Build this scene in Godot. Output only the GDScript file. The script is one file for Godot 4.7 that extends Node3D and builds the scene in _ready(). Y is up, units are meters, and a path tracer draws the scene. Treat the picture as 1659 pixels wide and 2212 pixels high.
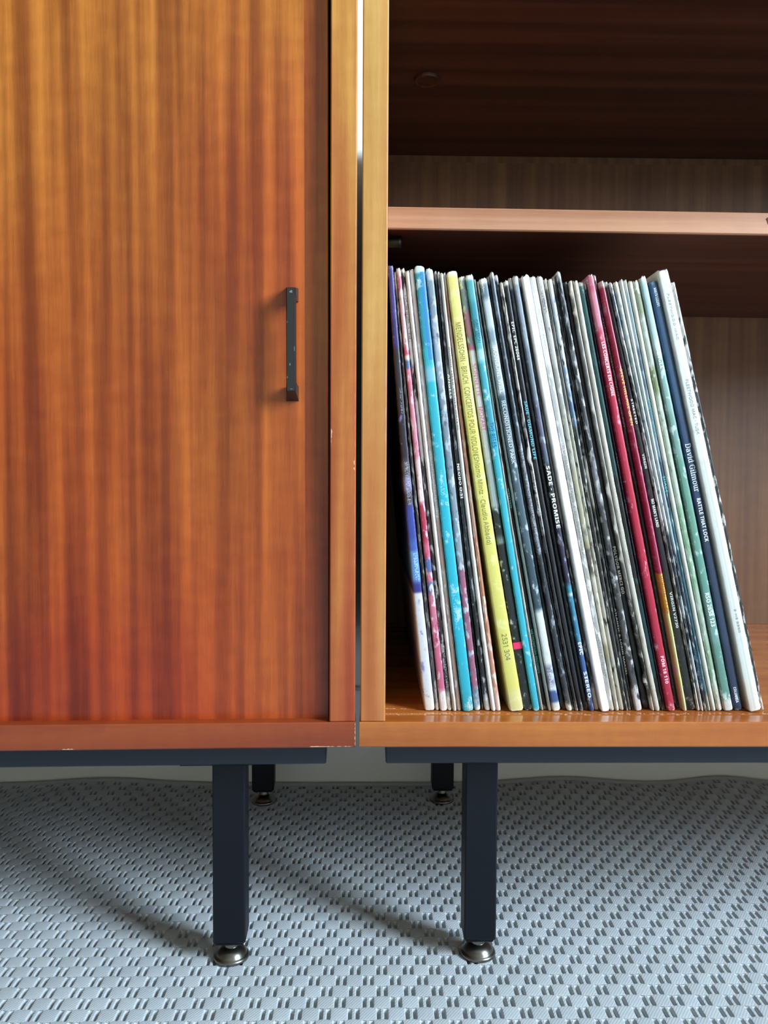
extends Node3D
# A record shelf: two mid-century veneered cabinets on black steel frames, a row of leaning records, woven carpet.
# Units are metres, y is up, the cabinet fronts stand near z = 0 and the wall near z = -0.41.

const PI2 := PI / 2.0
var rng := RandomNumberGenerator.new()
var M := {}

func _ready() -> void:
	rng.seed = 4242
	setup_view()
	make_materials()
	build_room()
	build_carpet()
	build_cabinets()
	build_records()

# ---------------------------------------------------------------- camera, sky, light
func setup_view() -> void:
	var cam := Camera3D.new()
	cam.name = "camera"
	cam.position = Vector3(0, 0.372, 0.56)
	cam.rotation = Vector3(deg_to_rad(-2.52), deg_to_rad(-1.0), deg_to_rad(0.30))
	cam.fov = rad_to_deg(2.0 * atan(1106.0 / 1725.0))
	cam.near = 0.02
	cam.far = 60.0
	cam.current = true
	add_child(cam)
	var sky_mat := ProceduralSkyMaterial.new()
	sky_mat.sky_top_color = Color(0.62, 0.74, 0.9)
	sky_mat.sky_horizon_color = Color(0.9, 0.94, 0.98)
	sky_mat.ground_bottom_color = Color(0.35, 0.36, 0.34)
	sky_mat.ground_horizon_color = Color(0.6, 0.62, 0.62)
	sky_mat.sky_energy_multiplier = 2.5
	sky_mat.ground_energy_multiplier = 1.2
	var sky := Sky.new()
	sky.sky_material = sky_mat
	var env := Environment.new()
	env.background_mode = Environment.BG_SKY
	env.sky = sky
	env.tonemap_mode = Environment.TONE_MAPPER_LINEAR
	env.tonemap_exposure = 1.0
	env.sdfgi_enabled = true
	env.ssao_enabled = true
	env.ssil_enabled = true
	var we := WorldEnvironment.new()
	we.name = "world_environment"
	we.environment = env
	add_child(we)
	# daylight entering through the window in the right-hand wall
	var day := AreaLight3D.new()
	day.name = "window_daylight"
	day.area_size = Vector2(0.80, 1.30)
	day.light_energy = 17.5
	day.light_color = Color(0.88, 0.95, 1.0)
	day.area_range = 12.0
	day.area_attenuation = 2.0
	day.shadow_enabled = true
	day.position = Vector3(1.86, 1.47, 1.22)
	day.rotation = Vector3(0, PI2, 0)
	add_child(day)

# ---------------------------------------------------------------- helpers
func hexc(s: String) -> Color:
	return Color.html(s)

func commit(st: SurfaceTool, called: String, mat: Material, parent: Node = self) -> MeshInstance3D:
	var o := MeshInstance3D.new()
	o.name = called
	o.mesh = st.commit()
	o.material_override = mat
	parent.add_child(o, true)
	return o

func begin() -> SurfaceTool:
	var st := SurfaceTool.new()
	st.begin(Mesh.PRIMITIVE_TRIANGLES)
	return st

func thing(called: String, label: String, category: String, at := Vector3.ZERO, group := "") -> Node3D:
	var o := Node3D.new()
	o.name = called
	o.position = at
	tag(o, label, category, group)
	add_child(o, true)
	return o

func tag(o: Node, label: String, category: String, group := "") -> void:
	o.set_meta("label", label)
	o.set_meta("category", category)
	if group != "":
		o.set_meta("group", group)

func structure(o: Node, label: String, category: String) -> void:
	o.set_meta("kind", "structure")
	tag(o, label, category)

# wood UV: grain runs along axis g; s = metres covered by the texture (across, along)
func wood_uv(p: Vector3, n: Vector3, g: int, s: Vector2, off: Vector2) -> Vector2:
	var na := n.abs().max_axis_index()
	var along := g
	if na == g:
		along = (g + 1) % 3
	var across := 3 - along - na
	return Vector2(p[across] / s.x + off.x, p[along] / s.y + off.y)

func face(st: SurfaceTool, pts: Array, n: Vector3, g: int, s: Vector2, off: Vector2) -> void:
	var a: Vector3 = pts[0]
	var b: Vector3 = pts[1]
	var c: Vector3 = pts[2]
	var list := pts.duplicate()
	if (b - a).cross(c - a).dot(n) > 0.0:
		list.reverse()
	for k in range(1, list.size() - 1):
		for q in [list[0], list[k], list[k + 1]]:
			st.set_normal(n)
			st.set_uv(wood_uv(q, n, g, s, off))
			st.add_vertex(q)

# box with chamfered edges, from lo to hi
func cbox(st: SurfaceTool, lo: Vector3, hi: Vector3, b := 0.0008, g := 1, s := Vector2(0.3, 0.6), off := Vector2.ZERO) -> void:
	var ends := [lo, hi]
	var corner := func(i: int, j: int, k: int, axis: int) -> Vector3:
		var v := Vector3(ends[i].x, ends[j].y, ends[k].z)
		var d := Vector3(b if i == 0 else -b, b if j == 0 else -b, b if k == 0 else -b)
		d[axis] = 0.0
		return v + d
	for axis in 3:
		for side in 2:
			var n := Vector3.ZERO
			n[axis] = 1.0 if side == 1 else -1.0
			var pts := []
			for q in [[0, 0], [1, 0], [1, 1], [0, 1]]:
				var idx := [0, 0, 0]
				idx[axis] = side
				idx[(axis + 1) % 3] = q[0]
				idx[(axis + 2) % 3] = q[1]
				pts.append(corner.call(idx[0], idx[1], idx[2], axis))
			face(st, pts, n, g, s, off)
	if b <= 0.0:
		return
	for axis in 3:
		var u := (axis + 1) % 3
		var w := (axis + 2) % 3
		for q in [[0, 0], [1, 0], [1, 1], [0, 1]]:
			var i0 := [0, 0, 0]
			i0[u] = q[0]
			i0[w] = q[1]
			var i1 := i0.duplicate()
			i1[axis] = 1
			var n := Vector3.ZERO
			n[u] = 1.0 if q[0] == 1 else -1.0
			n[w] = (1.0 if q[1] == 1 else -1.0) * 0.98
			face(st, [corner.call(i0[0], i0[1], i0[2], u), corner.call(i1[0], i1[1], i1[2], u), corner.call(i1[0], i1[1], i1[2], w), corner.call(i0[0], i0[1], i0[2], w)], n.normalized(), g, s, off)
	for i in 2:
		for j in 2:
			for k in 2:
				var n := Vector3(i * 2 - 1, (j * 2 - 1) * 0.97, (k * 2 - 1) * 0.95).normalized()
				face(st, [corner.call(i, j, k, 0), corner.call(i, j, k, 1), corner.call(i, j, k, 2)], n, g, s, off)

# profile (z, y) polygon swept along x from x0 to x1, flat shaded, with end caps
func sweep_x(st: SurfaceTool, prof: PackedVector2Array, x0: float, x1: float, s: Vector2, off: Vector2) -> void:
	var area := 0.0
	for i in prof.size():
		var p := prof[i]
		var q := prof[(i + 1) % prof.size()]
		area += p.x * q.y - q.x * p.y
	var run := 0.0
	for i in prof.size():
		var p := prof[i]
		var q := prof[(i + 1) % prof.size()]
		var d := (q - p).normalized()
		var n2 := Vector2(d.y, -d.x) * (1.0 if area > 0.0 else -1.0)
		var n := Vector3(0, n2.y, n2.x)
		var pts := [Vector3(x0, p.y, p.x), Vector3(x1, p.y, p.x), Vector3(x1, q.y, q.x), Vector3(x0, q.y, q.x)]
		var uvs := [Vector2(run, x0), Vector2(run, x1), Vector2(run + p.distance_to(q), x1), Vector2(run + p.distance_to(q), x0)]
		var order := [0, 1, 2, 0, 2, 3]
		if (pts[1] - pts[0]).cross(pts[2] - pts[0]).dot(n) > 0.0:
			order = [0, 2, 1, 0, 3, 2]
		for k in order:
			st.set_normal(n)
			st.set_uv(Vector2(uvs[k].x / s.x + off.x, uvs[k].y / s.y + off.y))
			st.add_vertex(pts[k])
		run += p.distance_to(q)
	var tri := Geometry2D.triangulate_polygon(prof)
	for e in 2:
		var x := x0 if e == 0 else x1
		var n := Vector3(-1 if e == 0 else 1, 0, 0)
		for t in range(0, tri.size(), 3):
			var pts := []
			for k in 3:
				pts.append(Vector3(x, prof[tri[t + k]].y, prof[tri[t + k]].x))
			face(st, pts, n, 1, s, off)

# lathe round y: profile points (radius, height) from bottom to top, smooth
func lathe(st: SurfaceTool, prof: PackedVector2Array, at: Vector3, segs := 28) -> void:
	var nn := []
	for i in prof.size():
		var a := prof[maxi(i - 1, 0)]
		var b := prof[mini(i + 1, prof.size() - 1)]
		var d := (b - a).normalized()
		nn.append(Vector2(d.y, -d.x))
	for i in prof.size() - 1:
		for k in segs:
			var a0 := TAU * k / segs
			var a1 := TAU * (k + 1) / segs
			var vs := []
			for q in [[i, a0], [i, a1], [i + 1, a1], [i + 1, a0]]:
				var p: Vector2 = prof[q[0]]
				var n2: Vector2 = nn[q[0]]
				var c := cos(q[1])
				var sn := sin(q[1])
				vs.append([at + Vector3(p.x * c, p.y, p.x * sn), Vector3(n2.x * c, n2.y, n2.x * sn).normalized(), Vector2(q[1] / TAU, p.y * 20.0)])
			for q in [0, 1, 2, 0, 2, 3]:
				st.set_normal(vs[q][1])
				st.set_uv(vs[q][2])
				st.add_vertex(vs[q][0])

func noise_bytes(w: int, h: int, nx: int, ny: int, sd: int, freq: float, oct := 2) -> PackedByteArray:
	var n := FastNoiseLite.new()
	n.noise_type = FastNoiseLite.TYPE_SIMPLEX_SMOOTH
	n.seed = sd
	n.frequency = freq
	n.fractal_octaves = oct
	var im := n.get_image(nx, ny, false, false, true)
	im.convert(Image.FORMAT_L8)
	if nx != w or ny != h:
		im.resize(w, h, Image.INTERPOLATE_CUBIC)
	return im.get_data()

# wood figure: ribbon stripes along the height of the picture, fine fibres and pores, and a colour drift, redder and darker downwards with slope
func wood(w: int, h: int, sd: int, dark: Color, light: Color, dark2: Color, light2: Color, bands: int, coh: int, contrast: float, hue_mix: float, slope := 0.0, pores := 0.35) -> ImageTexture:
	var rib := noise_bytes(w, h, mini(bands * 8, w), coh, sd, 0.125, 2)
	var rib2 := noise_bytes(w, h, mini(bands * 20, w), coh + 2, sd + 7, 0.16, 2)
	var fib := noise_bytes(w, h, w, maxi(8, h / 20), sd + 1, 0.35, 2)
	var chat := noise_bytes(w, h, maxi(8, w / 8), maxi(16, h / 4), sd + 2, 0.13, 2)
	var low := noise_bytes(w, h, 12, 12, sd + 3, 0.16, 2)
	var por := noise_bytes(w, h, w, maxi(8, h / 7), sd + 4, 0.6, 1)
	var pal := PackedByteArray()
	pal.resize(16 * 256 * 3)
	for d in 16:
		var a := dark.lerp(dark2, d / 15.0)
		var b := light.lerp(light2, d / 15.0)
		for t in 256:
			var c := a.lerp(b, t / 255.0)
			pal[(d * 256 + t) * 3] = c.r8
			pal[(d * 256 + t) * 3 + 1] = c.g8
			pal[(d * 256 + t) * 3 + 2] = c.b8
	var out := PackedByteArray()
	out.resize(w * h * 3)
	var at := 0
	for y in h:
		var vy := float(y) / h
		for x in w:
			var i := y * w + x
			var t := 0.5 + ((rib[i] - 128) * 0.74 + (rib2[i] - 128) * 0.24) * contrast / 100.0 + (fib[i] - 128) * 0.0011 + (chat[i] - 128) * 0.0008
			if por[i] > 178:
				t -= (por[i] - 178) * 0.006 * pores
			var d := hue_mix + (low[i] - 128) * 0.0022 + slope * (0.5 - vy)
			var k := (clampi(int(d * 15.0), 0, 15) * 256 + clampi(int(t * 255.0), 0, 255)) * 3
			out[at] = pal[k]
			out[at + 1] = pal[k + 1]
			out[at + 2] = pal[k + 2]
			at += 3
	return ImageTexture.create_from_image(Image.create_from_data(w, h, false, Image.FORMAT_RGB8, out))

func std(called: String, c: Color, rough: float, metal := 0.0, tex: Texture2D = null) -> StandardMaterial3D:
	var m := StandardMaterial3D.new()
	m.resource_name = called
	m.metallic_specular = 0.5
	m.albedo_color = c
	m.roughness = rough
	m.metallic = metal
	if tex:
		m.albedo_texture = tex
	return m

func make_materials() -> void:
	var wd := func(called: String, tex: Texture2D, rough: float) -> void:
		M[called] = std(called, Color.WHITE, rough, 0.0, tex)
	wd.call("door", wood(1024, 1024, 11, hexc("7c3d0e"), hexc("bd722a"), hexc("681a06"), hexc("a83f14"), 22, 6, 0.62, 0.5, 1.05), 0.36)
	wd.call("stile_left", wood(128, 1024, 23, hexc("9c6026"), hexc("c28c44"), hexc("852f14"), hexc("a84c26"), 3, 10, 0.4, 0.5, 1.0), 0.34)
	wd.call("stile_right", wood(128, 1024, 35, hexc("ae8240"), hexc("d0a461"), hexc("9c5228"), hexc("b66a36"), 3, 10, 0.35, 0.45, 1.0), 0.34)
	wd.call("sill_left", wood(128, 1024, 47, hexc("7c3114"), hexc("9a4a20"), hexc("742c16"), hexc("8e4020"), 3, 8, 0.4, 0.5), 0.36)
	wd.call("sill_right", wood(256, 1024, 59, hexc("9c5522"), hexc("bc7430"), hexc("8c441c"), hexc("ac602c"), 5, 8, 0.4, 0.4), 0.22)
	wd.call("shelf_edge", wood(256, 1024, 61, hexc("97623f"), hexc("b5835c"), hexc("8f5c46"), hexc("ab7a62"), 7, 10, 0.6, 0.5), 0.42)
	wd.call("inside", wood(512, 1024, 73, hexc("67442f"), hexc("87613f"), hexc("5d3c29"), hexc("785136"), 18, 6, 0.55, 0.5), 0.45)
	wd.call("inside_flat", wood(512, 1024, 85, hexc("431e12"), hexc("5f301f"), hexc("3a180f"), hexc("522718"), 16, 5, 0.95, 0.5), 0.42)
	M["scuffed"] = std("scuffed", hexc("d8c0a6"), 0.6)
	M["edge_wear_glint"] = std("edge_wear_glint", hexc("cfa68a"), 0.6)  # pale tone for stile wear and the glint painted along the stile edges
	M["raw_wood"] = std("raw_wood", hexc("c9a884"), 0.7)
	M["steel"] = std("steel", Color(0.04, 0.055, 0.088), 0.5)
	M["steel"].metallic_specular = 0.35
	M["rail"] = std("rail", Color(0.105, 0.13, 0.185), 0.45)
	M["handle"] = std("handle", Color(0.10, 0.11, 0.115), 0.4)
	M["chip"] = std("chip", Color(0.5, 0.55, 0.55), 0.4, 0.6)
	M["foot"] = std("foot", Color(0.46, 0.46, 0.44), 0.3, 1.0)
	M["plastic"] = std("plastic", Color(0.06, 0.065, 0.06), 0.45)
	M["wall"] = std("wall", hexc("ebeae5"), 0.85)
	M["wall_mid"] = std("wall_mid", hexc("d3c8b3"), 0.9)
	M["wall_warm"] = std("wall_warm", hexc("7c6f5b"), 0.9)
	M["skirting"] = std("skirting", hexc("f2f3f0"), 0.5)
	M["ceiling"] = std("ceiling", hexc("a39d92"), 0.9)
	M["glass"] = std("glass", Color(1, 1, 1, 0.05), 0.02)
	M["glass"].transparency = BaseMaterial3D.TRANSPARENCY_ALPHA
	M["frame_white"] = std("frame_white", hexc("e8e8e4"), 0.5)
	# carpet yarn: fine slanted cords as relief
	var size := 96
	var im := Image.create(size, size, false, Image.FORMAT_RGB8)
	var nb := noise_bytes(size, size, size, size, 91, 0.3, 3)
	for y in size:
		for x in size:
			var v := 0.5 + 0.20 * sin(TAU * (x * 9.0 + y * 4.0) / size) + (nb[y * size + x] - 128) * 0.0016
			im.set_pixel(x, y, Color(v, v, v))
	var yarn := std("yarn", hexc("b1b9be"), 0.95)
	yarn.heightmap_enabled = true
	yarn.heightmap_texture = ImageTexture.create_from_image(im)
	yarn.heightmap_scale = 0.018
	yarn.vertex_color_use_as_albedo = true
	M["yarn"] = yarn
	M["yarn_plain"] = std("yarn_plain", hexc("a2a8aa"), 0.95)

# ---------------------------------------------------------------- room
func room_box(called: String, lo: Vector3, hi: Vector3, mat: Material, label: String, cat: String) -> MeshInstance3D:
	var st := begin()
	cbox(st, lo, hi, 0.0)
	var o := commit(st, called, mat)
	structure(o, label, cat)
	return o

func build_room() -> void:
	room_box("floor", Vector3(-3.4, -0.12, -0.51), Vector3(2.0, -0.0034, 3.5), M.yarn_plain, "flat floor under the grey woven carpet", "floor")
	room_box("ceiling", Vector3(-3.4, 3.0, -0.51), Vector3(2.0, 3.1, 3.5), M.ceiling, "white ceiling of the room", "ceiling")
	room_box("wall_back", Vector3(-3.4, -0.0034, -0.51), Vector3(2.0, 3.0, -0.41), M.wall, "pale wall behind the two cabinets", "wall")
	room_box("wall_left", Vector3(-3.4, -0.0034, -0.41), Vector3(-3.3, 3.0, 3.4), M.wall_warm, "pale wall at the left of the room", "wall")
	room_box("wall_front", Vector3(-3.4, -0.0034, 3.4), Vector3(2.0, 3.0, 3.5), M.wall_mid, "pale wall across the room from the cabinets", "wall")
	var st := begin()
	cbox(st, Vector3(1.9, -0.0034, -0.41), Vector3(2.0, 3.0, 0.72), 0.0)
	cbox(st, Vector3(1.9, -0.0034, 1.60), Vector3(2.0, 3.0, 3.4), 0.0)
	cbox(st, Vector3(1.9, -0.0034, 0.72), Vector3(2.0, 0.76, 1.60), 0.0)
	cbox(st, Vector3(1.9, 2.16, 0.72), Vector3(2.0, 3.0, 1.60), 0.0)
	structure(commit(st, "wall_right", M.wall), "pale wall at the right of the room with a window", "wall")
	var win := Node3D.new()
	win.name = "window_1"
	structure(win, "white framed window in the right wall", "window")
	add_child(win)
	st = begin()
	for q in [[0.72, 0.75, 0.76, 2.16], [1.57, 1.60, 0.76, 2.16], [0.75, 1.57, 0.76, 0.79], [0.75, 1.57, 2.13, 2.16]]:
		cbox(st, Vector3(1.93, q[2], q[0]), Vector3(1.98, q[3], q[1]), 0.002)
	commit(st, "window_frame", M.frame_white, win)
	st = begin()
	cbox(st, Vector3(1.953, 0.79, 0.75), Vector3(1.957, 2.13, 1.57), 0.0)
	commit(st, "pane", M.glass, win)
	# skirting board along the back wall with a rounded upper edge
	st = begin()
	var prof := PackedVector2Array([Vector2(-0.41, -0.0034), Vector2(-0.398, -0.0034), Vector2(-0.398, 0.108), Vector2(-0.3995, 0.1125), Vector2(-0.403, 0.115), Vector2(-0.41, 0.115)])
	sweep_x(st, prof, -3.3, 1.9, Vector2(0.3, 0.6), Vector2.ZERO)
	structure(commit(st, "baseboard_back", M.skirting), "white painted skirting board along the wall behind the cabinets", "skirting board")

# ---------------------------------------------------------------- carpet
func swell(x: float) -> float:
	return 0.0062 * exp(-pow((x + 0.315) / 0.075, 2.0)) + 0.0068 * exp(-pow((x - 0.235) / 0.07, 2.0)) + 0.0075 * exp(-pow((x - 0.43) / 0.05, 2.0)) + 0.005 * exp(-pow((x + 0.62) / 0.08, 2.0))

func build_carpet() -> void:
	var carpet := thing("carpet", "pale grey fitted carpet with a woven basket pattern of pads and slits, under the cabinets", "carpet")
	var PX := 0.0200
	var PZ := 0.0123
	# one cell of the weave: half a narrow pad, slit, wide pad, slit, half a narrow pad
	var xs := [0.0, 0.7, 1.0, 1.4, 1.8, 2.6, 3.4, 3.8, 4.2, 4.6, 6.6, 10.0, 13.4, 15.4, 15.8, 16.2, 16.6, 17.4, 18.2, 18.6, 19.0, 19.3, 20.0]
	var zs := [0.0, 0.5, 1.1, 1.9, 2.9, 4.4, 6.15, 7.9, 9.4, 10.4, 11.2, 11.8, 12.3]
	var hx := []
	for x in xs:
		var d := minf(absf(x - 2.6), absf(x - 17.4))
		var v := smoothstep(0.55, 1.65, d)
		if absf(x - 10.0) > 7.4:
			v *= 0.95
		else:
			v *= 1.0 - 0.10 * pow(clampf(1.0 - d / 7.2, 0.0, 1.0), 3.0)
		hx.append(v)
	var grid := []
	for j in zs.size():
		var row := []
		var c := absf(zs[j] / 12.3 - 0.5) * 2.0
		for i in xs.size():
			var pad := 1.0 - 0.16 * pow(c, 3.5)
			var slit := lerpf(pad - 0.08, -0.95, 1.0 - smoothstep(0.62, 0.98, c))
			var hgt: float = lerpf(slit, pad, hx[i]) if hx[i] < 0.999 else pad
			var lean: float = (zs[j] / 12.3 - 0.5) * 2.0
			var bulge: float = 0.00075 * cos(TAU * (xs[i] - 10.0) / 20.0) * lean
			row.append(Vector3(xs[i] * 0.001, -0.0026 * (1.0 - hgt), zs[j] * 0.001 + bulge))
		grid.append(row)
	var st := begin()
	st.set_smooth_group(0)
	for j in zs.size() - 1:
		for i in xs.size() - 1:
			for q in [[j, i], [j, i + 1], [j + 1, i + 1], [j, i], [j + 1, i + 1], [j + 1, i]]:
				var p: Vector3 = grid[q[0]][q[1]]
				st.set_uv(Vector2(p.x / 0.0200, p.z / 0.0123))
				st.set_color(Color.WHITE)
				st.add_vertex(p)
	st.index()
	st.generate_normals()
	var cell := st.commit()
	var i0 := -55
	var i1 := 55
	var rows := 112
	var mm := MultiMesh.new()
	mm.transform_format = MultiMesh.TRANSFORM_3D
	mm.use_colors = true
	mm.mesh = cell
	mm.instance_count = (i1 - i0) * rows
	var n := 0
	for j in rows:
		for i in range(i0, i1):
			var x := i * PX + (0.5 * PX if j % 2 == 1 else 0.0)
			var z := -0.3905 + j * PZ
			var f := clampf(1.0 - (z + 0.39) / 0.075, 0.0, 1.0)
			f = f * f * (3.0 - 2.0 * f)
			var e := swell(x + 0.01)
			var slope_z := 0.0
			var z2 := z + PZ
			var f2 := clampf(1.0 - (z2 + 0.39) / 0.075, 0.0, 1.0)
			f2 = f2 * f2 * (3.0 - 2.0 * f2)
			slope_z = (f2 - f) * e / PZ
			var slope_x := (swell(x + PX) - swell(x)) / PX * f
			var b := Basis(Vector3(1.0, slope_x, 0.0), Vector3(0, rng.randf_range(0.88, 1.12), 0), Vector3(0.0, slope_z, 1.0))
			mm.set_instance_transform(n, Transform3D(b, Vector3(x, swell(x) * f, z)))
			var t := rng.randf_range(0.94, 1.05)
			mm.set_instance_color(n, Color(t, t, t * rng.randf_range(0.985, 1.015)))
			n += 1
	var pile := MultiMeshInstance3D.new()
	pile.name = "woven_pile"
	pile.multimesh = mm
	pile.material_override = M.yarn
	pile.set_meta("kind", "stuff")
	carpet.add_child(pile)
	# bound edge turned up against the skirting board
	st = begin()
	var steps := 160
	for k in steps:
		for a in 6:
			var quad := []
			for q in [[k, a], [k + 1, a], [k + 1, a + 1], [k, a + 1]]:
				var x := lerpf(-1.1, 1.1, float(q[0]) / steps)
				var ang: float = PI * q[1] / 6.0
				var r := 0.0048
				quad.append([Vector3(x, swell(x) - 0.0030 + r * sin(ang) * 1.05, -0.3925 + r * cos(ang) * 1.1), Vector3(0, sin(ang), cos(ang))])
			for q in [0, 2, 1, 0, 3, 2]:
				st.set_normal(quad[q][1])
				st.set_uv(Vector2(quad[q][0].x * 50.0, quad[q][0].y * 80.0))
				st.set_color(Color(0.8, 0.8, 0.8))
				st.add_vertex(quad[q][0])
	commit(st, "bound_edge", M.yarn_plain, carpet)

# ---------------------------------------------------------------- cabinets
func part_box(parent: Node, called: String, lo: Vector3, hi: Vector3, mat: String, g: int, s := Vector2(0.3, 0.6), off := Vector2.ZERO, bev := 0.0008) -> MeshInstance3D:
	var st := begin()
	cbox(st, lo, hi, bev, g, s, off)
	return commit(st, called, M[mat], parent)

func add_leg(parent: Node, x: float, z: float) -> void:
	var st := begin()
	cbox(st, Vector3(x - 0.01225, -0.1625, z - 0.01225), Vector3(x + 0.01225, -0.0225, z + 0.01225), 0.0012)
	cbox(st, Vector3(x - 0.0106, -0.1645, z - 0.0106), Vector3(x + 0.0106, -0.1625, z + 0.0106), 0.0006)
	var leg := commit(st, "leg", M.steel, parent)
	st = begin()
	var y0 := -0.1800
	var prof := PackedVector2Array([Vector2(0.0, 0.0), Vector2(0.0118, 0.0), Vector2(0.0133, 0.0007), Vector2(0.0139, 0.0018), Vector2(0.0136, 0.0030), Vector2(0.0128, 0.0037), Vector2(0.0121, 0.0041), Vector2(0.0117, 0.0048), Vector2(0.0110, 0.0061), Vector2(0.0096, 0.0077), Vector2(0.0076, 0.0091), Vector2(0.0056, 0.0099), Vector2(0.0050, 0.0104), Vector2(0.0049, 0.0158), Vector2(0.0, 0.0158)])
	lathe(st, prof, Vector3(x, y0, z))
	commit(st, "foot", M.foot, leg)

func sill_profile(depth: float) -> PackedVector2Array:
	# front edge with eased corners, two grooves for sliding doors
	var t := 0.0183
	return PackedVector2Array([Vector2(-depth, 0.0), Vector2(-0.0010, 0.0), Vector2(0.0, 0.0010), Vector2(0.0, t - 0.0008), Vector2(-0.0008, t),
		Vector2(-0.0160, t), Vector2(-0.0163, t - 0.0035), Vector2(-0.0190, t - 0.0035), Vector2(-0.0193, t),
		Vector2(-0.0296, t), Vector2(-0.0299, t - 0.0035), Vector2(-0.0322, t - 0.0035), Vector2(-0.0325, t), Vector2(-depth, t)])

func base_frame(c: Node, x0: float, x1: float, lx0: float, lx1: float, bx0: float) -> void:
	part_box(c, "frame_rail", Vector3(x0, -0.0225, -0.0500), Vector3(x1, -0.0004, -0.0300), "rail", 0, Vector2(0.3, 0.6), Vector2.ZERO, 0.001)
	part_box(c, "frame_rail", Vector3(x0, -0.0225, -0.3580), Vector3(x1, -0.0004, -0.3380), "rail", 0, Vector2(0.3, 0.6), Vector2.ZERO, 0.001)
	part_box(c, "frame_rail", Vector3(x0, -0.0225, -0.3378), Vector3(x0 + 0.02, -0.0004, -0.0502), "rail", 2, Vector2(0.3, 0.6), Vector2.ZERO, 0.001)
	part_box(c, "frame_rail", Vector3(x1 - 0.02, -0.0225, -0.3378), Vector3(x1, -0.0004, -0.0502), "rail", 2, Vector2(0.3, 0.6), Vector2.ZERO, 0.001)
	add_leg(c, lx0, -0.0475)
	add_leg(c, lx1, -0.0475)
	add_leg(c, bx0, -0.3435)
	add_leg(c, x0 + x1 - bx0, -0.3435)

# irregular pale strip along an edge, for bare wood and painted glints; a to b is the edge, inward the way it eats in
func ragged(st: SurfaceTool, a: Vector3, b: Vector3, inward: Vector3, most: float, steps: int) -> void:
	var n := (b - a).cross(inward).normalized()
	if n.z < -0.5 or n.y < -0.5:
		n = -n
	var was := 0.0
	for i in steps:
		var next := most * pow(rng.randf(), 1.6) if i < steps - 1 else 0.0
		var p := a.lerp(b, float(i) / steps)
		var q := a.lerp(b, float(i + 1) / steps)
		face(st, [p, q, q + inward * maxf(next, 0.00002), p + inward * maxf(was, 0.00002)], n, 0, Vector2(0.1, 0.1), Vector2.ZERO)
		was = next

func scuff(parent: Node, x0: float, x1: float, z: float, y: float, share: float) -> void:
	var st := begin()
	var x := x0
	while x < x1:
		var w := rng.randf_range(0.0008, 0.0034)
		if rng.randf() < share:
			var d0 := rng.randf_range(0.0003, 0.0014)
			var d1 := rng.randf_range(0.0003, 0.0014)
			face(st, [Vector3(x, y + 0.00003, z), Vector3(x + w * 0.3, y + 0.00003, z - d0), Vector3(x + w, y + 0.00003, z - d1 * 0.4), Vector3(x + w * 0.8, y + 0.00003, z + 0.0002), Vector3(x + w * 0.35, y + 0.00003, z + d1 * 0.3)], Vector3.UP, 0, Vector2(0.1, 0.1), Vector2.ZERO)
		x += w
	commit(st, "scuff_mark", M.scuffed, parent).set_meta("kind", "stuff")

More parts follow.
